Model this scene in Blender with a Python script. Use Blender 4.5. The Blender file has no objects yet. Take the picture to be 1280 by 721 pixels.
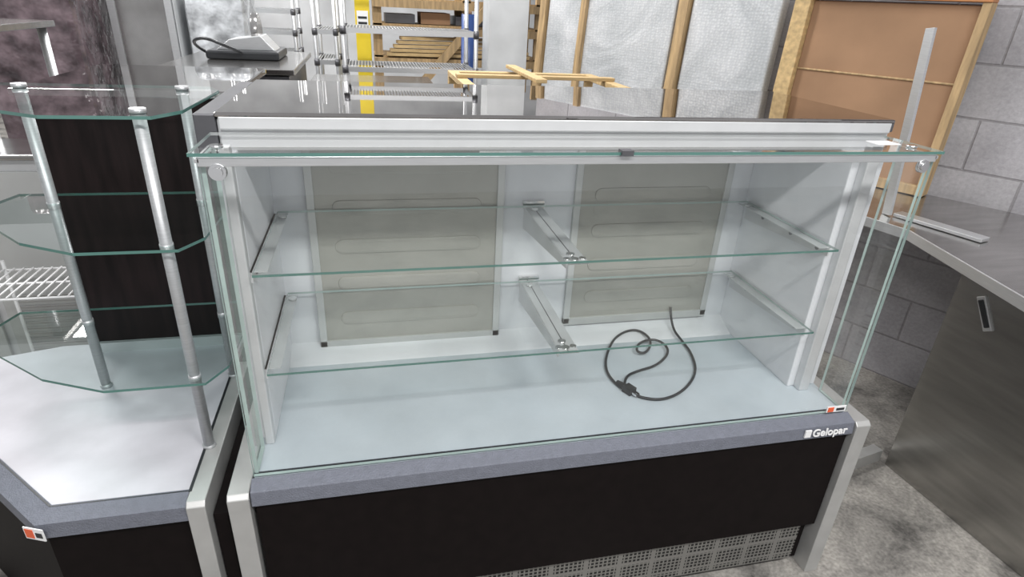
import bpy, bmesh, math, random
from mathutils import Vector, Matrix
random.seed(3)
S=bpy.context.scene
COL=S.collection

# ------------------------------------------------------------ materials
def _new(name):
    m=bpy.data.materials.new(name); m.use_nodes=True
    nt=m.node_tree; nt.nodes.clear()
    out=nt.nodes.new('ShaderNodeOutputMaterial')
    return m,nt,out
def mat(name,col,rough=.5,metal=0.,var=.06,scale=8.,bump=0.,bscale=60.,stretch=(1,1,1),emis=None,coat=0.,spec=.5):
    m,nt,out=_new(name); N=nt.nodes; L=nt.links
    p=N.new('ShaderNodeBsdfPrincipled'); L.new(p.outputs[0],out.inputs[0])
    p.inputs['Roughness'].default_value=rough; p.inputs['Metallic'].default_value=metal
    p.inputs['Coat Weight'].default_value=coat; p.inputs['Specular IOR Level'].default_value=spec
    tc=N.new('ShaderNodeTexCoord'); mp=N.new('ShaderNodeMapping'); mp.inputs['Scale'].default_value=stretch
    L.new(tc.outputs['Object'],mp.inputs[0])
    n=N.new('ShaderNodeTexNoise'); n.inputs['Scale'].default_value=scale; n.inputs['Detail'].default_value=5
    L.new(mp.outputs[0],n.inputs['Vector'])
    r=N.new('ShaderNodeValToRGB')
    r.color_ramp.elements[0].position=.3; r.color_ramp.elements[1].position=.7
    r.color_ramp.elements[0].color=(*[max(0,c*(1-var)) for c in col],1)
    r.color_ramp.elements[1].color=(*[min(1,c*(1+var)) for c in col],1)
    L.new(n.outputs['Fac'],r.inputs[0]); L.new(r.outputs[0],p.inputs['Base Color'])
    if bump:
        b=N.new('ShaderNodeTexNoise'); b.inputs['Scale'].default_value=bscale; L.new(mp.outputs[0],b.inputs['Vector'])
        bp=N.new('ShaderNodeBump'); bp.inputs['Strength'].default_value=bump; bp.inputs['Distance'].default_value=.01
        L.new(b.outputs['Fac'],bp.inputs['Height']); L.new(bp.outputs[0],p.inputs['Normal'])
    if emis:
        p.inputs['Emission Color'].default_value=(*col,1); p.inputs['Emission Strength'].default_value=emis
    return m
def glass(name,tint=(.975,.985,.98),f0=.035,gain=.8):
    # thin pane: symmetric Schlick reflection over clear transmission
    m,nt,out=_new(name); N=nt.nodes; L=nt.links
    t=N.new('ShaderNodeBsdfTransparent'); t.inputs[0].default_value=(*tint,1)
    g=N.new('ShaderNodeBsdfGlossy'); g.inputs['Roughness'].default_value=.01; g.inputs['Color'].default_value=(1,1,1,1)
    ge=N.new('ShaderNodeNewGeometry'); d=N.new('ShaderNodeVectorMath'); d.operation='DOT_PRODUCT'
    L.new(ge.outputs['Normal'],d.inputs[0]); L.new(ge.outputs['Incoming'],d.inputs[1])
    def mth(op,a,b=None):
        x=N.new('ShaderNodeMath'); x.operation=op
        if isinstance(a,(int,float)): x.inputs[0].default_value=a
        else: L.new(a,x.inputs[0])
        if b is not None:
            if isinstance(b,(int,float)): x.inputs[1].default_value=b
            else: L.new(b,x.inputs[1])
        return x.outputs[0]
    c=mth('ABSOLUTE',d.outputs['Value']); p=mth('POWER',mth('SUBTRACT',1.0,c),5.0)
    f=mth('MULTIPLY',mth('ADD',mth('MULTIPLY',p,1-f0),f0),gain)
    mx=N.new('ShaderNodeMixShader'); L.new(f,mx.inputs[0]); L.new(t.outputs[0],mx.inputs[1]); L.new(g.outputs[0],mx.inputs[2])
    L.new(mx.outputs[0],out.inputs[0]); return m
def block_mat():
    m,nt,out=_new('painted_block'); N=nt.nodes; L=nt.links
    p=N.new('ShaderNodeBsdfPrincipled'); L.new(p.outputs[0],out.inputs[0]); p.inputs['Roughness'].default_value=.7
    tc=N.new('ShaderNodeTexCoord')
    br=N.new('ShaderNodeTexBrick'); br.inputs['Scale'].default_value=1; br.inputs['Brick Width'].default_value=.4
    br.inputs['Row Height'].default_value=.2; br.inputs['Mortar Size'].default_value=.006; br.inputs['Mortar Smooth'].default_value=.6
    br.inputs['Color1'].default_value=(.35,.34,.36,1); br.inputs['Color2'].default_value=(.41,.40,.415,1); br.inputs['Mortar'].default_value=(.27,.26,.27,1)
    L.new(tc.outputs['Object'],br.inputs['Vector'])
    n=N.new('ShaderNodeTexNoise'); n.inputs['Scale'].default_value=70; n.inputs['Detail'].default_value=8; n.inputs['Roughness'].default_value=.7; L.new(tc.outputs['Object'],n.inputs['Vector'])
    n2=N.new('ShaderNodeTexNoise'); n2.inputs['Scale'].default_value=4; n2.inputs['Detail'].default_value=4; L.new(tc.outputs['Object'],n2.inputs['Vector'])
    mu=N.new('ShaderNodeMix'); mu.data_type='RGBA'; mu.blend_type='OVERLAY'; mu.inputs[0].default_value=.4
    L.new(br.outputs['Color'],mu.inputs[6]); L.new(n.outputs['Fac'],mu.inputs[7])
    m2=N.new('ShaderNodeMix'); m2.data_type='RGBA'; m2.blend_type='OVERLAY'; m2.inputs[0].default_value=.45
    L.new(mu.outputs[2],m2.inputs[6]); L.new(n2.outputs['Fac'],m2.inputs[7]); L.new(m2.outputs[2],p.inputs['Base Color'])
    ma=N.new('ShaderNodeMath'); ma.operation='MULTIPLY_ADD'; ma.inputs[1].default_value=.3
    inv=N.new('ShaderNodeMath'); inv.operation='SUBTRACT'; inv.inputs[0].default_value=1; L.new(br.outputs['Fac'],inv.inputs[1])
    L.new(n.outputs['Fac'],ma.inputs[0]); L.new(inv.outputs[0],ma.inputs[2])
    b=N.new('ShaderNodeBump'); b.inputs['Strength'].default_value=.45; b.inputs['Distance'].default_value=.01
    L.new(ma.outputs[0],b.inputs['Height']); L.new(b.outputs[0],p.inputs['Normal'])
    return m
def floor_mat():
    m,nt,out=_new('concrete_floor'); N=nt.nodes; L=nt.links
    p=N.new('ShaderNodeBsdfPrincipled'); L.new(p.outputs[0],out.inputs[0]); p.inputs['Roughness'].default_value=.7
    tc=N.new('ShaderNodeTexCoord')
    n=N.new('ShaderNodeTexNoise'); n.inputs['Scale'].default_value=3.4; n.inputs['Detail'].default_value=10; n.inputs['Roughness'].default_value=.7
    n.inputs['Distortion'].default_value=.5; L.new(tc.outputs['Object'],n.inputs['Vector'])
    r=N.new('ShaderNodeValToRGB'); e=r.color_ramp.elements
    e[0].position=.37; e[0].color=(.085,.08,.075,1); e[1].position=.62; e[1].color=(.38,.36,.33,1)
    x=e.new(.46); x.color=(.21,.20,.185,1)
    L.new(n.outputs['Fac'],r.inputs[0])
    n2=N.new('ShaderNodeTexNoise'); n2.inputs['Scale'].default_value=90; L.new(tc.outputs['Object'],n2.inputs['Vector'])
    mu=N.new('ShaderNodeMix'); mu.data_type='RGBA'; mu.blend_type='OVERLAY'; mu.inputs[0].default_value=.6
    L.new(r.outputs[0],mu.inputs[6]); L.new(n2.outputs['Fac'],mu.inputs[7]); L.new(mu.outputs[2],p.inputs['Base Color'])
    b=N.new('ShaderNodeBump'); b.inputs['Strength'].default_value=.2; L.new(n2.outputs['Fac'],b.inputs['Height']); L.new(b.outputs[0],p.inputs['Normal'])
    return m
def bubble_mat():
    m,nt,out=_new('bubble_wrap'); N=nt.nodes; L=nt.links
    p=N.new('ShaderNodeBsdfPrincipled'); L.new(p.outputs[0],out.inputs[0]); p.inputs['Roughness'].default_value=.3
    tc=N.new('ShaderNodeTexCoord')
    v=N.new('ShaderNodeTexVoronoi'); v.inputs['Scale'].default_value=75; v.inputs['Randomness'].default_value=.45; L.new(tc.outputs['Object'],v.inputs['Vector'])
    n=N.new('ShaderNodeTexNoise'); n.inputs['Scale'].default_value=2.6; n.inputs['Detail'].default_value=5; n.inputs['Distortion'].default_value=1.2; L.new(tc.outputs['Object'],n.inputs['Vector'])
    r=N.new('ShaderNodeValToRGB'); e=r.color_ramp.elements; e[0].position=.32; e[0].color=(.43,.45,.46,1); e[1].position=.68; e[1].color=(.68,.69,.70,1)
    L.new(n.outputs['Fac'],r.inputs[0])
    r2=N.new('ShaderNodeValToRGB'); e=r2.color_ramp.elements; e[0].position=.2; e[0].color=(1,1,1,1); e[1].position=.6; e[1].color=(.84,.85,.87,1)
    L.new(v.outputs['Distance'],r2.inputs[0])
    mu=N.new('ShaderNodeMix'); mu.data_type='RGBA'; mu.blend_type='MULTIPLY'; mu.inputs[0].default_value=.9
    L.new(r.outputs[0],mu.inputs[6]); L.new(r2.outputs[0],mu.inputs[7]); L.new(mu.outputs[2],p.inputs['Base Color'])
    ad=N.new('ShaderNodeMath'); ad.operation='MULTIPLY_ADD'; ad.inputs[1].default_value=6; L.new(n.outputs['Fac'],ad.inputs[0])
    iv=N.new('ShaderNodeMath'); iv.operation='MULTIPLY_ADD'; iv.inputs[1].default_value=-.4; iv.inputs[2].default_value=1; L.new(v.outputs['Distance'],iv.inputs[0]); L.new(iv.outputs[0],ad.inputs[2])
    b=N.new('ShaderNodeBump'); b.inputs['Strength'].default_value=.28; b.inputs['Distance'].default_value=.012; L.new(ad.outputs[0],b.inputs['Height']); L.new(b.outputs[0],p.inputs['Normal'])
    return m
def grille_mat():
    m,nt,out=_new('perforated_grille'); N=nt.nodes; L=nt.links
    p=N.new('ShaderNodeBsdfPrincipled'); L.new(p.outputs[0],out.inputs[0]); p.inputs['Roughness'].default_value=.45; p.inputs['Metallic'].default_value=.4
    tc=N.new('ShaderNodeTexCoord'); sx=N.new('ShaderNodeSeparateXYZ'); L.new(tc.outputs['Object'],sx.inputs[0])
    def pp(sock,step,th):
        a=N.new('ShaderNodeMath'); a.operation='PINGPONG'; a.inputs[1].default_value=step/2; L.new(sock,a.inputs[0])
        c=N.new('ShaderNodeMath'); c.operation='GREATER_THAN'; c.inputs[1].default_value=th; L.new(a.outputs[0],c.inputs[0]); return c.outputs[0]
    def mul(a,b):
        c=N.new('ShaderNodeMath'); c.operation='MULTIPLY'; L.new(a,c.inputs[0]); L.new(b,c.inputs[1]); return c.outputs[0]
    h=mul(mul(pp(sx.outputs[0],.0125,.0022),pp(sx.outputs[2],.0125,.0022)),mul(pp(sx.outputs[0],.1,.007),pp(sx.outputs[2],.06,.004)))
    mx=N.new('ShaderNodeMix'); mx.data_type='RGBA'; mx.inputs[6].default_value=(.24,.235,.22,1); mx.inputs[7].default_value=(.01,.01,.01,1)
    L.new(h,mx.inputs[0]); L.new(mx.outputs[2],p.inputs['Base Color']); return m

M={}
M['white']=mat('white_enamel',(.73,.745,.77),.35,0,.06,6)
M['whited']=mat('white_worn_laminate',(.56,.55,.59),.4,0,.12,7)
M['deck']=mat('deck_enamel',(.50,.56,.60),.28,0,.08,5)
M['door']=mat('grey_door_metal',(.40,.395,.36),.38,.2,.05,10)
M['doorframe']=mat('door_frame',(.56,.57,.56),.4,.3,.03)
M['alu']=mat('brushed_aluminium',(.62,.63,.64),.36,.75,.06,20,stretch=(1,1,20))
M['post']=mat('satin_post',(.50,.51,.52),.42,.6,.08,20,stretch=(1,1,20))
M['aluw']=mat('pale_aluminium',(.66,.67,.68),.42,.4,.05,12)
M['strip']=mat('anodised_strip',(.50,.50,.49),.45,.5,.08,14)
M['chrome']=mat('chrome',(.8,.8,.8),.12,1,.02)
M['steel']=mat('stainless_steel',(.42,.41,.40),.17,.95,.15,6,stretch=(1,6,1))
M['cabsteel']=mat('dull_cabinet_steel',(.36,.35,.33),.27,.92,.12,5,stretch=(1,1,8))
M['steeltop']=mat('polished_stainless_top',(.40,.38,.37),.02,1,.22,3)
M['darksteel']=mat('dark_steel',(.13,.13,.14),.4,.6,.1)
M['trim']=mat('grey_textured_trim',(.16,.17,.205),.55,.1,.08,60,bump=.3,bscale=300)
M['black']=mat('black_laminate',(.006,.004,.004),.6,0,.2,30,spec=.12)
M['blackbrown']=mat('black_wood_panel',(.012,.007,.007),.4,0,.5,6,stretch=(8,1,1),spec=.2)
M['rubber']=mat('black_rubber',(.02,.022,.025),.4,0,.1)
M['wood']=mat('pine_wood',(.42,.29,.15),.6,0,.3,6,bump=.2,stretch=(8,8,1))
M['woodl']=mat('pale_wood',(.52,.37,.18),.6,0,.25,6,bump=.2,stretch=(1,8,8))
M['card']=mat('cardboard',(.33,.20,.12),.85,0,.14,4,spec=.2)
M['orange']=mat('orange_strip',(.46,.20,.08),.6,0,.15)
M['yellow']=mat('yellow_fibreglass',(.72,.54,.02),.5,0,.06)
M['conc']=mat('plaster_column',(.66,.68,.69),.7,0,.06)
M['wallfar']=mat('far_wall_paint',(.52,.53,.54),.8,0,.25,1.5)
M['plastic']=mat('wrapped_plastic',(.12,.09,.10),.12,0,.7,9,bump=1,bscale=14)
M['plasticw']=mat('clear_wrap',(.48,.50,.52),.15,0,.6,9,bump=1,bscale=18)
M['red']=mat('sticker_red',(.75,.12,.04),.4)
M['stw']=mat('sticker_white',(.85,.85,.85),.4)
M['blue']=mat('blue_wrap',(.03,.08,.28),.3,0,.2)
M['block']=block_mat(); M['floor']=floor_mat(); M['bubble']=bubble_mat(); M['grille']=grille_mat()
M['glass']=glass('clear_glass',(.972,.98,.976),.075,1.0); M['glassh']=glass('shelf_glass',(.965,.982,.975),.05,.9); M['glassd']=glass('corner_shelf_glass',(.78,.87,.85),.07,1.3)
M['edge']=mat('glass_edge',(.08,.19,.165),.12,0,.05,spec=.8)
M['edgel']=mat('glass_edge_pale',(.40,.50,.475),.12,0,.08,spec=.8)
M['lamp']=mat('lamp_tube',(1,1,1),.5,0,0,emis=6)

# ------------------------------------------------------------ mesh builder
class MB:
    def __init__(s): s.bm=bmesh.new(); s.mats=[]
    def mi(s,k):
        if k not in s.mats: s.mats.append(k)
        return s.mats.index(k)
    def box(s,x0,x1,y0,y1,z0,z1,k,T=None):
        i=s.mi(k); vs=[Vector((x,y,z)) for z in (z0,z1) for y in (y0,y1) for x in (x0,x1)]
        if T is not None: vs=[T@v for v in vs]
        v=[s.bm.verts.new(c) for c in vs]
        for f in ((0,2,3,1),(4,5,7,6),(0,1,5,4),(2,6,7,3),(0,4,6,2),(1,3,7,5)):
            fa=s.bm.faces.new([v[j] for j in f]); fa.material_index=i
        return s
    def poly(s,pts,k):
        fa=s.bm.faces.new([s.bm.verts.new(Vector(p)) for p in pts]); fa.material_index=s.mi(k); return s
    def prism(s,pts,d,k,ke=None,back=True):
        d=Vector(d); a=[s.bm.verts.new(Vector(p)) for p in pts]; b=[s.bm.verts.new(Vector(p)+d) for p in pts]
        f=s.bm.faces.new(a); f.material_index=s.mi(k)
        if back: f=s.bm.faces.new(b[::-1]); f.material_index=s.mi(k)
        n=len(a)
        for j in range(n):
            kk=ke[j] if isinstance(ke,(list,tuple)) else (ke or k)
            f=s.bm.faces.new([a[j],b[j],b[(j+1)%n],a[(j+1)%n]]); f.material_index=s.mi(kk)
        return s
    def cyl(s,p0,p1,r,k,n=14,r1=None):
        p0=Vector(p0);p1=Vector(p1);d=(p1-p0).normalized()
        a=d.orthogonal().normalized(); b=d.cross(a); r1=r if r1 is None else r1; i=s.mi(k)
        A=[];Bv=[]
        for j in range(n):
            t=2*math.pi*j/n; o=a*math.cos(t)+b*math.sin(t)
            A.append(s.bm.verts.new(p0+o*r)); Bv.append(s.bm.verts.new(p1+o*r1))
        for j in range(n):
            f=s.bm.faces.new([A[j],A[(j+1)%n],Bv[(j+1)%n],Bv[j]]); f.material_index=i; f.smooth=n>6
        f=s.bm.faces.new(A[::-1]); f.material_index=i; f=s.bm.faces.new(Bv); f.material_index=i
        return s
    def bar(s,p0,p1,w,t,k,up=(0,0,1)):
        p0=Vector(p0);p1=Vector(p1);d=(p1-p0); L=d.length; d.normalize()
        u=Vector(up); x=d.cross(u)
        if x.length<1e-3: x=d.orthogonal()
        x.normalize(); y=x.cross(d)
        T=Matrix((( x.x,d.x,y.x,p0.x),(x.y,d.y,y.y,p0.y),(x.z,d.z,y.z,p0.z),(0,0,0,1)))
        return s.box(-w/2,w/2,0,L,-t/2,t/2,k,T)
    def obj(s,name,parent=None,bevel=0,T=None,fix=True):
        if fix: bmesh.ops.recalc_face_normals(s.bm,faces=s.bm.faces)
        me=bpy.data.meshes.new(name); s.bm.to_mesh(me); s.bm.free()
        for k in s.mats: me.materials.append(M[k])
        o=bpy.data.objects.new(name,me); COL.objects.link(o)
        if parent: o.parent=parent
        if T is not None: o.matrix_world=T
        if bevel:
            b=o.modifiers.new('bevel','BEVEL'); b.width=bevel; b.segments=2; b.limit_method='ANGLE'
        return o
def empty(name):
    e=bpy.data.objects.new(name,None); COL.objects.link(e); e.empty_display_size=.1; return e
def curve(name,pts,r,k,parent=None):
    c=bpy.data.curves.new(name,'CURVE'); c.dimensions='3D'; c.bevel_depth=r; c.bevel_resolution=4; c.resolution_u=10
    sp=c.splines.new('NURBS'); sp.points.add(len(pts)-1); sp.order_u=3; sp.use_endpoint_u=True
    for i,p in enumerate(pts): sp.points[i].co=(*p,1)
    o=bpy.data.objects.new(name,c); COL.objects.link(o); c.materials.append(M[k])
    if parent: o.parent=parent
    return o

# ------------------------------------------------------------ camera
pitch,yaw,roll,fpx=-.444,.242,.053,746.8
CP=Vector((.286,-1.08,1.523))
cp,sp_=math.cos(pitch),math.sin(pitch); cy,sy=math.cos(yaw),math.sin(yaw); cr,sr=math.cos(roll),math.sin(roll)
F=Vector((sy*cp,cy*cp,sp_)); r0=Vector((cy,-sy,0)); u0=r0.cross(F)
Rr=cr*r0+sr*u0; Uu=-sr*r0+cr*u0
cam=bpy.data.cameras.new('camera'); co=bpy.data.objects.new('camera',cam); COL.objects.link(co)
cam.sensor_width=36; cam.lens=fpx*36/1280; cam.clip_start=.02
co.matrix_world=Matrix(((Rr.x,Uu.x,-F.x,CP.x),(Rr.y,Uu.y,-F.y,CP.y),(Rr.z,Uu.z,-F.z,CP.z),(0,0,0,1)))
S.camera=co

# ------------------------------------------------------------ room
m=MB(); m.box(-5,5,-4,8,-.1,0,'floor'); m.obj('floor')
A=Vector((2.62,.86,0)); es=Vector((-.485,.875,0)).normalized()
nn=Vector((-.875,-.485,0)).normalized()  # toward the room
WT=Matrix(((-es.x,0,nn.x,A.x),(-es.y,0,nn.y,A.y),(0,1,0,0),(0,0,0,1)))
m=MB(); m.box(-2.5,4.5,0,3.6,-.2,0,'block'); m.obj('wall_right',T=WT)
m=MB(); m.box(-5,5,7.8,8,0,3.6,'wallfar'); m.obj('wall_back')
m=MB(); m.box(-5.2,-5,-4,8,0,3.6,'wallfar'); m.obj('wall_left')
def W(s,h,o): return A+es*s+nn*o+Vector((0,0,h))

# ------------------------------------------------------------ main display case
zt,zd,y1,zc,yb,D=1.276,.572,.171,1.313,.67,.509
dc=empty('refrigerated_display_case')
m=MB()
m.box(0,1.5,0,.66,.02,.53,'black')
m.box(0.0,1.5,-.028,.0,.185,.527,'black')
m.obj('base_panel',dc,.002)
m=MB(); m.box(.03,1.47,-.012,-.004,.035,.183,'grille'); m.obj('vent_grille',dc)
m=MB(); m.prism([(-.004,.004,.566),(-.004,-.004,.573),(-.004,-.036,.562),(-.004,-.040,.526),(-.004,.004,.522)],(1.508,0,0),'trim'); m.obj('front_trim',dc,.0015)
m=MB()
for x0,x1 in ((-.050,-.006),(1.506,1.550)):
    m.prism([(x0,-.045,.0),(x0,-.045,.552),(x0,-.035,.562),(x0,.68,.562),(x0,.68,.0)],(x1-x0,0,0),'strip')
m.obj('end_panels',dc,.002)
m=MB(); m.box(.0,1.5,.004,.67,.53,zd,'deck')
m.prism([(.03,.43,zd),(.03,D,.605),(.03,D,zd)],(1.38,0,0),'white')
m.obj('deck',dc)
m=MB(); m.box(.0,1.5,.009,.013,zd,zd+.003,'rubber'); m.obj('deck_seal',dc)
m=MB()
m.box(-.0,1.5,D,.66,zd,1.24,'white')
m.box(.0,.03,.13,D,zd,1.24,'white'); m.box(1.41,1.5,.13,D,zd,1.24,'white')
m.obj('inner_walls',dc,.003)
m=MB()
m.box(.0,1.53,y1+.004,yb-.01,1.238,1.300,'aluw')
m.box(.004,1.526,y1-.004,y1+.01,1.280,1.306,'aluw')
m.obj('canopy',dc,.003)
m=MB(); m.box(-.04,-.001,y1,yb-.02,1.24,1.309,'darksteel'); m.box(1.505,1.534,y1-.003,y1+.03,1.283,1.312,'darksteel'); m.obj('canopy_caps',dc,.003)
m=MB(); m.box(-.002,1.532,y1-.005,yb,1.304,1.313,'steeltop'); m.obj('canopy_top',dc,.003)
m=MB()
for x0,x1 in ((.010,.030),(1.430,1.462)):
    m.box(x0,x1,.105,.13,zd,1.262,'aluw')
m.obj('corner_posts',dc,.003)
m=MB()
def door(x0,x1,y,z0):
    m.box(x0,x1,y,y+.01,z0,1.2,'door')
    m.box(x0-.008,x0+.012,y-.006,y+.01,z0-.01,1.2,'doorframe'); m.box(x1-.012,x1+.008,y-.006,y+.01,z0-.01,1.2,'doorframe')
    m.box(x0-.008,x1+.008,y-.006,y+.01,z0-.015,z0+.01,'doorframe')
    z=z0+.08
    while z<1.16:
        R=.020
        for RR,yy in ((R,y-.003),(R-.0035,y-.0035)):
            c=[];xa,xb=x0+.075,x1-.075
            for j in range(9):
                t=math.pi/2+math.pi*j/8; c.append((xa+RR*math.cos(t),yy,z+RR*math.sin(t)))
            for j in range(9):
                t=-math.pi/2+math.pi*j/8; c.append((xb+RR*math.cos(t),yy,z+RR*math.sin(t)))
            m.prism(c,(0,.005,0),'door')
        z+=.11
door(.12,.63,.495,.605); door(.855,1.335,.503,.625)
m.obj('sliding_doors',dc,.0015)
def slab(mb,pts,th,kg,ke): mb.prism(pts,(0,0,-th),kg,ke,back=False)
for i,z in enumerate((1.012,.778)):
    m=MB(); slab(m,[(.04,.084,z),(1.402,.084,z),(1.402,.488,z),(.04,.488,z)],.0055,'glassh',['edge','edgel','edgel','edgel']); m.obj('glass_shelf_%d'%(i+1),dc)
m=MB()
for z in (1.004,.770):
    m.prism([(.700,.10,z),(.700,.10,z-.016),(.700,.505,z-.065),(.700,.505,z)],(.003,0,0),'aluw')
    m.box(.702,.751,.088,.505,z-.002,z,'aluw'); m.box(.724,.7255,.09,.5,z,z+.0012,'rubber')
    m.box(.695,.757,.497,.509,z-.004,z+.018,'chrome')
    for yy in (.11,.14,.47): m.cyl((.722,yy,z),(.722,yy,z+.004),.010,'chrome')
    m.cyl((.706,.115,z),(.706,.115,z+.003),.008,'chrome'); m.cyl((.743,.115,z),(.743,.115,z+.003),.008,'chrome')
    for xa,sg in ((.030,1),(1.410,-1)):
        a,b=sorted((xa,xa+sg*.004))
        m.prism([(a,.12,z),(a,.12,z-.025),(a,.49,z-.05),(a,.49,z)],(b-a,0,0),'aluw')
        a,b=sorted((xa,xa+sg*.034)); m.box(a,b,.12,.49,z-.002,z,'aluw')
        for yy in (.16,.27,.4): m.cyl((xa+sg*.004,yy,z-.016),(xa+sg*.007,yy,z-.016),.006,'darksteel')
    m.cyl((1.385,.46,z),(1.385,.46,z+.005),.011,'chrome'); m.cyl((.055,.46,z),(.055,.46,z+.005),.011,'chrome')
m.obj('shelf_brackets',dc)
m=MB()
m.prism([(0,0,zd+.002),(1.5,0,zd+.002),(1.5,0,1.266),(0,0,1.266)],(0,.008,0),'glass','edgel',back=False); m.obj('front_glass',dc)
m=MB()
m.prism([(0.001,.010,zd+.002),(.001,.098,zd+.002),(.001,.098,1.266),(.001,.010,1.266)],(.008,0,0),'glass','edgel',back=False)
m.prism([(1.499,.010,zd+.002),(1.499,.098,zd+.002),(1.499,.098,1.266),(1.499,.010,1.266)],(-.008,0,0),'glass','edgel',back=False)
m.obj('side_glass',dc)
m=MB(); slab(m,[(-.012,-.008,zt),(1.512,-.008,zt),(1.512,y1-.006,zt),(-.012,y1-.006,zt)],.006,'glass',['edge','edgel','aluw','edgel'])
m.obj('top_glass',dc)
m=MB(); m.box(.0,1.5,-.004,.012,1.252,1.268,'alu'); m.box(-.004,.004,-.004,.10,1.258,1.266,'alu'); m.box(1.496,1.504,-.004,.1,1.258,1.266,'alu'); m.obj('top_glass_channel',dc,.001)
m=MB()
for x in (.03,1.47):
    m.cyl((x,-.008,1.243),(x,0,1.243),.014,'chrome',20,.015); m.cyl((x,-.012,1.243),(x,-.008,1.243),.009,'chrome',20)
    m.cyl((x-.005,.035,zt),(x-.005,.035,zt+.005),.011,'chrome',20)
m.box(.752,.776,-.014,.006,1.270,1.280,'darksteel')
m.box(1.40,1.46,.06,.10,zt,zt+.001,'stw')
m.obj('glass_fittings',dc)
m=MB(); m.box(1.435,1.494,-.003,-.001,.576,.594,'stw'); m.box(1.438,1.455,-.0045,-.003,.578,.592,'red'); m.box(1.464,1.488,-.0045,-.003,.581,.588,'rubber')
m.obj('label_sticker',dc)
tx=bpy.data.curves.new('maker_badge','FONT'); tx.body='Gelopar'; tx.size=.032; tx.extrude=.001; tx.offset=.0006; tx.materials.append(M['stw'])
to=bpy.data.objects.new('maker_badge',tx); COL.objects.link(to); to.parent=dc
to.matrix_world=Matrix.Translation((1.372,-.0435,.536))@Matrix.Rotation(math.radians(88),4,'X')
m=MB(); m.box(1.350,1.368,-.0435,-.0395,.535,.557,'stw'); m.obj('badge_symbol',dc)
zz=.578
pw=empty('power_cord')
pts=[(1.215,.500,.65),(1.205,.46,.60),(1.22,.40,zz),(1.215,.33,zz),(1.18,.23,zz),(1.10,.15,zz),(1.02,.115,zz),(.96,.135,zz),(.92,.19,zz),(.91,.27,zz),(.945,.36,zz),(1.01,.45,zz+.01),(1.09,.475,zz+.018),(1.125,.42,zz+.004),(1.07,.34,zz+.004),(1.035,.35,zz+.009),(1.07,.40,zz+.012),(1.135,.41,zz+.012),(1.155,.35,zz+.004),(1.08,.28,zz),(1.0,.26,zz),(.95,.225,zz+.008),(.935,.19,zz+.006)]
curve('cord',pts,.0038,'rubber',pw)
T=Matrix.Translation((.935,.185,zz+.004))@Matrix.Rotation(math.radians(25),4,'Z')
m=MB(); m.cyl(T@Vector((0,.03,0)),T@Vector((0,-.005,.0)),.006,'rubber',12,.011); m.box(-.013,.013,-.030,.0,-.009,.010,'rubber',T)
for dx in (-.007,.007): m.box(dx-.001,dx+.001,-.047,-.030,-.003,.004,'chrome',T)
m.obj('plug',pw,.002)

# ------------------------------------------------------------ corner display unit (left)
cu=empty('corner_display_case')
fr=[(-.128,-.010),(-.386,-.010),(-.80,.404)]
zl=.560
m=MB()
m.prism([(x,y,zl) for x,y in fr]+[(-.95,.56,zl),(-.62,.66,zl),(-.128,.66,zl)],(0,0,-.02),'whited'); m.obj('deck',cu)
m=MB()
for i in range(2):
    a=Vector((*fr[i],zl)); b=Vector((*fr[i+1],zl)); m.bar(a+Vector((0,.004,.001)),b+Vector((0,.004,.001)),.005,.003,'rubber')
m.box(-.129,-.123,-.01,.5,zl,zl+.003,'rubber'); m.obj('deck_seal',cu)
m=MB()
o1=[(-.128,-.004),(-.384,-.004),(-.80,.412)]; o2=[(-.128,-.045),(-.401,-.045),(-.83,.384)]
prof=[(o1,.545),(o1,.563),(o2,.552),(o2,.515),(o1,.512)]
for j in range(len(prof)):
    a,za=prof[j]; b,zb=prof[(j+1)%len(prof)]
    for i in range(2):
        m.poly([(*a[i],za),(*a[i+1],za),(*b[i+1],zb),(*b[i],zb)],'trim')
m.obj('front_trim',cu)
m=MB()
m.prism([(-.128,-.03,.518),(-.395,-.03,.518),(-.82,.395,.518),(-.95,.56,.518),(-.62,.66,.518),(-.128,.66,.518)],(0,0,-.5),'black'); m.obj('base',cu)
m=MB(); m.prism([(-.127,-.05,0),(-.127,-.05,.552),(-.127,-.04,.562),(-.127,.50,.562),(-.127,.5,0)],(.037,0,0),'strip'); m.obj('end_panel',cu,.002)
m=MB(); m.box(-.088,-.06,-.02,.6,0,.50,'black'); m.obj('end_side',cu)
m=MB(); m.box(-.52,-.075,.62,1.14,.56,1.27,'blackbrown'); m.obj('rear_body',cu)
m=MB(); m.box(-.075,-.055,.615,.66,.56,1.27,'aluw'); m.box(-.525,-.075,.608,.622,.56,.59,'aluw'); m.obj('rear_body_trim',cu)
m=MB(); m.box(-.54,-.045,.60,1.16,1.272,1.29,'steeltop'); m.obj('rear_top',cu,.003)
P1,P2,P3=(-.118,.135),(-.43,.427),(-.118,.431)
m=MB()
for x,y in (P1,P2,P3):
    m.cyl((x,y,zl),(x,y,1.318),.0115,'post',20); m.cyl((x,y,zl),(x,y,zl+.010),.014,'post',20)
    m.cyl((x,y,1.316),(x,y,1.324),.014,'alu',20)
    for z in (1.06,.755): m.cyl((x,y,z-.010),(x,y,z+.006),.0128,'post',20)
m.obj('shelf_posts',cu)
for i,(z,e) in enumerate(((1.315,.02),(1.064,.05),(.755,.13))):
    pts=[(-.075,.50),(-.045,.44),(-.055,.17),(-.09,.105),(-.26-e*.2,.105),(-.36-e*.5,.17),(-.48-e,.33),(-.50-e,.42),(-.48-e,.50)]
    m=MB(); slab(m,[(x,y,z) for x,y in pts],.006,'glassd','edge'); m.obj('glass_shelf_%d'%(i+1),cu)
m=MB()
T=Matrix.Translation((-.401,-.047,.520))@Matrix.Rotation(math.radians(-22),4,'Z')
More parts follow.
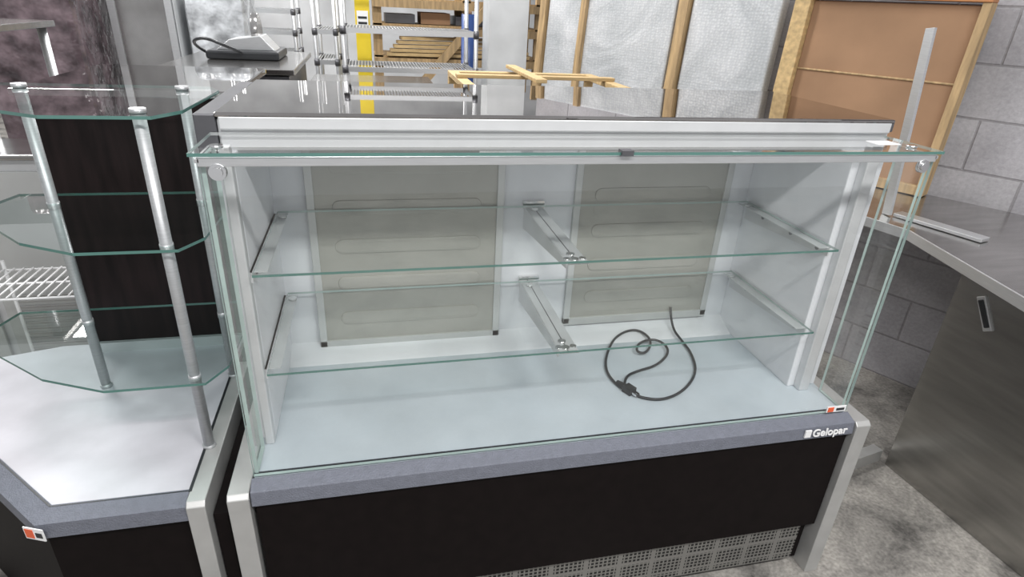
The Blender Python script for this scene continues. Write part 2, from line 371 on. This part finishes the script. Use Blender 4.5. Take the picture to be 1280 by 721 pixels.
m.box(-.022,.022,-.004,-.002,0,.030,'stw',T); m.box(-.019,-.001,-.005,-.004,.004,.026,'red',T); m.box(.004,.018,-.005,-.004,.008,.020,'rubber',T); m.obj('label_sticker',cu)

# ------------------------------------------------------------ right: steel table + cabinet
tb=empty('stainless_work_table')
TP=[(2.06,.50),(1.93,.92),(1.93,1.49),(2.18,1.49),(2.66,.68),(3.24,-.46),(1.82,-.50)]
m=MB(); m.prism([(x,y,.89) for x,y in TP],(0,0,-.012),'steel'); m.obj('table_top',tb,.003)
m=MB(); m.bar((2.062,.50,.874),(1.822,-.50,.874),.006,.034,'alu'); m.bar((2.062,.50,.874),(1.932,.92,.874),.006,.034,'alu'); m.obj('table_lip',tb,.001)
m=MB()
for x,y in ((1.97,1.42),(2.14,1.42),(2.0,.9)): m.cyl((x,y,0),(x,y,.878),.02,'alu',14)
m.obj('table_legs',tb)
m=MB(); m.prism([(2.14,.33,.0),(2.19,-.40,.0),(2.9,-.40,0),(2.72,.33,0)],(0,0,.878),'cabsteel'); m.obj('cabinet_body',tb,.003)
m=MB(); m.bar((2.145,.245,.76),(2.149,.185,.665),.030,.012,'alu',up=(1,0,0)); m.bar((2.141,.240,.750),(2.145,.190,.675),.018,.010,'rubber',up=(1,0,0)); m.obj('door_handle',tb,.003)
m=MB(); m.bar((2.15,.65,.898),(2.235,.37,.898),.055,.012,'alu'); m.obj('aluminium_bar',None,.002)
m=MB(); m.bar((2.115,.66,.892),(2.13,.74,1.517),.035,.012,'alu',up=(1,0,0)); m.obj('steel_upright_bar',None,.001)
m=MB(); m.bar((1.62,.27,.025),(2.13,.37,.025),.04,.05,'strip'); m.obj('aluminium_floor_rail')

# ------------------------------------------------------------ crates against the wall
def leanbox(mb,s0,s1,h0,h1,o,t,k,lean=.1,H=1.7):
    def q(s,h,oo): return W(s,h,oo+o+lean*(1-h/H))
    mb.prism([q(s0,h0,0),q(s1,h0,0),q(s1,h1,0),q(s0,h1,0)],nn*t,k)
crt=empty('cardboard_panel_crate')
hb=.893
m=MB(); leanbox(m,.10,.72,hb+.02,1.60,.03,.05,'card'); m.obj('cardboard',crt,.004)
m=MB(); leanbox(m,.07,.10,hb,1.61,.03,.075,'wood'); leanbox(m,.72,.79,hb,1.61,.03,.085,'woodl')
leanbox(m,.07,.79,1.61,1.64,.03,.08,'orange'); leanbox(m,.10,.72,1.32,1.328,.03,.056,'wood'); leanbox(m,.1,.72,hb,hb+.04,.03,.07,'wood'); m.obj('wood_frame',crt,.003)
bw=empty('bubble_wrapped_panel')
m=MB(); leanbox(m,.86,1.33,.0,1.66,.01,.07,'bubble'); m.obj('panel',bw,.01)
m=MB(); leanbox(m,1.335,1.39,.0,1.66,.02,.09,'wood'); m.obj('frame',bw,.003)
bw=empty('bubble_wrapped_panel')
m=MB(); leanbox(m,1.42,2.35,.0,1.66,.03,.05,'bubble'); m.obj('panel',bw,.01)
m=MB(); leanbox(m,2.02,2.06,.0,1.66,.08,.03,'wood'); leanbox(m,2.36,2.41,.0,1.66,.03,.07,'wood'); m.obj('frame',bw,.003)
m=MB(); m.box(1.10,1.37,3.25,3.5,0,3.6,'conc'); m.obj('concrete_column')
m=MB(); m.cyl((1.02,3.62,0),(1.02,3.62,1.44),.055,'blue',20); m.cyl((1.02,3.62,1.44),(1.02,3.62,1.46),.02,'card',12); m.obj('blue_wrapped_roll')
wc=empty('wooden_crate')
m=MB()
x0,x1,ya,yb2=.68,1.45,1.50,2.12
for x in (x0,x1-.04):
    for y in (ya,yb2-.04): m.box(x,x+.04,y,y+.04,0,1.18,'woodl')
for z in (.05,.6,1.18):
    m.box(x0,x1,ya-.0,ya+.05,z,z+.025,'woodl'); m.box(x0,x1,yb2-.05,yb2,z,z+.025,'woodl')
    m.box(x0,x0+.05,ya+.051,yb2-.051,z,z+.025,'woodl'); m.box(x1-.05,x1,ya+.051,yb2-.051,z,z+.025,'woodl')
m.box(x0,x1,1.78,1.83,1.206,1.222,'woodl'); m.box(x0+.3,x0+.35,ya,yb2,1.223,1.24,'woodl')
m.obj('slats',wc,.003)

# ------------------------------------------------------------ background furniture
def wire_rack(x0,x1,ya,yb,zs,H,name='wire_shelving_rack',k='alu'):
    e=empty(name); m=MB()
    for x in (x0,x1):
        for y in (ya,yb):
            m.cyl((x,y,0),(x,y,H),.014,k,12)
            for z in zs: m.cyl((x,y,z-.035),(x,y,z+.01),.019,'darksteel',12)
    m.obj('posts',e); m=MB()
    for z in zs:
        for y in (ya,yb):
            m.box(x0,x1,y-.004,y+.004,z-.028,z+.002,k)
        for x in (x0,x1): m.box(x-.004,x+.004,ya,yb,z-.028,z,k)
        n=int((x1-x0)/.02)
        for i in range(1,n): m.cyl((x0+i*.02,ya,z),(x0+i*.02,yb,z),.003,k,4)
    m.obj('wire_shelves',e); return e
wire_rack(.15,.97,3.0,3.42,(.3,.7,1.12,1.345,1.7),1.9)
wire_rack(-.75,-.25,4.2,4.6,(.3,.7,1.1,1.25,1.4),1.9)
wire_rack(-.06,.08,3.6,4.1,(.3,.7,1.1,1.3),1.9)
ts=empty('timber_storage_shelf'); m=MB()
for x in (.35,1.1,1.75):
    for y in (4.5,5.0): m.box(x,x+.07,y,y+.05,0,1.9,'wood')
for z in (.5,1.0,1.25,1.45): m.box(.35,1.82,4.44,4.5,z,z+.06,'wood'); m.box(.35,1.82,5.05,5.1,z,z+.06,'wood'); m.box(.35,1.82,4.5,5.05,z+.06,z+.075,'wood')
m.bar((.5,4.40,.6),(1.5,4.41,1.7),.07,.03,'wood',up=(0,1,0))
for i in range(5): m.bar((.45+.03*i,4.47,1.09+.032*i),(1.7,4.5+.05*i,1.09+.032*i),.09,.025,'woodl')
for i in range(4): m.box(.45+.3*i,.7+.3*i,4.55,4.95,1.33,1.40+.02*(i%2),'card' if i%2 else 'darksteel')
m.obj('timber',ts)
ld=empty('yellow_stepladder'); m=MB()
m.bar((.268,3.52,0),(.268,3.66,1.9),.10,.03,'yellow',up=(0,1,0)); m.bar((.30,3.95,0),(.285,3.74,1.9),.06,.03,'yellow',up=(0,1,0))
m.obj('rails',ld,.002)
m=MB()
for i in range(6): z=.28+.29*i; m.box(.24,.30,3.56+z*.074,3.9-z*.09,z-.01,z+.01,'alu')
m.box(.230,.306,3.594,3.600,1.32,1.43,'stw'); m.box(.238,.298,3.592,3.594,1.38,1.395,'rubber'); m.box(.238,.298,3.592,3.594,1.345,1.36,'rubber')
m.obj('steps',ld)
ct=empty('stainless_counter'); m=MB()
m.box(-.53,-.05,1.80,2.62,.0,1.19,'darksteel'); m.obj('body',ct)
m=MB(); m.box(-.56,-.02,1.76,2.66,1.20,1.225,'steel'); m.obj('top',ct,.004)
sl=empty('meat_slicer'); m=MB()
m.box(-.44,-.12,2.1,2.45,1.226,1.265,'rubber'); m.obj('base',sl,.01)
m=MB(); m.prism([(-.40,2.15,1.265),(-.14,2.15,1.265),(-.20,2.15,1.33),(-.34,2.15,1.31)],(0,.2,0),'alu'); m.cyl((-.25,2.30,1.34),(-.22,2.30,1.34),.085,'steel',24); m.obj('blade_guard',sl,.003)
curve('cable',[(-.44,2.2,1.24),(-.50,2.1,1.29),(-.42,2.0,1.33),(-.32,2.0,1.29),(-.28,2.08,1.26)],.007,'rubber',sl)
fc=empty('stainless_refrigerator'); m=MB(); m.box(.02,.60,1.95,2.5,0,1.10,'darksteel'); m.box(.0,.62,1.92,2.53,1.10,1.125,'steel'); m.obj('body',fc,.004)
m=MB(); m.box(.06,.56,1.93,1.95,.1,1.05,'steel'); m.cyl((.10,1.915,.5),(.10,1.915,.9),.01,'chrome',10); m.obj('door',fc,.003)
m=MB(); m.box(-1.75,-1.25,2.9,3.5,0,1.9,'plastic'); m.obj('plastic_wrapped_appliance',None,.04)
cl=empty('glass_door_cooler'); m=MB()
m.box(-1.2,-.85,3.3,3.9,0,1.95,'conc'); m.obj('cabinet',cl,.01)
m=MB(); m.box(-1.2,-1.16,3.26,3.295,.1,1.9,'alu'); m.box(-.89,-.85,3.26,3.295,.1,1.9,'alu'); m.box(-1.16,-.89,3.27,3.29,.1,1.9,'steel'); m.obj('door',cl)
m=MB(); m.box(-.8,-.45,3.3,3.8,0,1.6,'plasticw'); m.obj('shrink_wrapped_pallet',None,.05)
pt=empty('steel_prep_table'); m=MB(); m.box(-1.75,-1.02,1.45,2.1,1.34,1.365,'steel'); m.obj('top',pt,.003)
m=MB()
for x in (-1.72,-1.06):
    for y in (1.49,2.06): m.cyl((x,y,0),(x,y,1.34),.018,'alu',12)
m.box(-1.72,-1.06,1.5,2.05,.5,.52,'steel'); m.obj('legs',pt)
la=empty('louvred_appliance'); m=MB(); m.box(-1.40,-.70,1.2,1.42,0,.98,'aluw'); m.box(-1.42,-.68,1.17,1.43,.981,1.0,'steel'); m.obj('cabinet',la,.006)
m=MB()
for x0 in (-1.36,-1.04):
    m.box(x0,x0+.29,1.185,1.199,.12,.94,'doorframe')
    for i in range(14): m.box(x0+.04,x0+.25,1.178,1.184,.2+i*.022,.207+i*.022,'strip')
    m.box(x0+.255,x0+.27,1.165,1.184,.5,.8,'alu')
m.obj('louvred_doors',la,.002)
ws=empty('wire_display_stand'); m=MB()
for x in (-.95,-.64):
    for y in (.86,1.10): m.cyl((x,y,0),(x,y,.66),.006,'stw',8)
for z in (.30,.63):
    for i in range(12): m.cyl((-.95+i*.0282,.86,z),(-.95+i*.0282,1.10,z),.003,'stw',6)
    for y in (.86,.98,1.10): m.cyl((-.95,y,z-.005),(-.64,y,z-.005),.004,'stw',6)
m.obj('wires',ws)

# ------------------------------------------------------------ lights
def tube(x,y,rz,pw,name='unseen_strip_light'):
    e=empty(name); e.location=(x,y,3.3); e.rotation_euler=(0,0,rz)
    m=MB(); m.box(-.62,.62,-.09,.09,.03,.08,'white'); m.obj('housing',e)
    m=MB(); m.cyl((-.6,-.05,.01),(.6,-.05,.01),.014,'lamp',10); m.cyl((-.6,.05,.01),(.6,.05,.01),.014,'lamp',10); m.obj('tubes',e)
    l=bpy.data.lights.new('lamp','AREA'); l.shape='RECTANGLE'; l.size=1.2; l.size_y=.3; l.energy=pw; l.color=(1,.985,.97)
    lo=bpy.data.objects.new('lamp',l); COL.objects.link(lo); lo.parent=e; lo.location=(0,0,-.02)
tube(0,-1.9,0,72); tube(1.7,-1.9,0,74); tube(.4,2.0,0,60); tube(-1.8,2.2,0,66); tube(.2,5.2,0,90); tube(-2.2,5.2,0,80)  # all out of view; front pair added to light the case interior through its glass
w=bpy.data.worlds.new('world'); S.world=w; w.use_nodes=True
w.node_tree.nodes['Background'].inputs[0].default_value=(.96,.97,1,1); w.node_tree.nodes['Background'].inputs[1].default_value=.58
S.view_settings.view_transform='Standard'
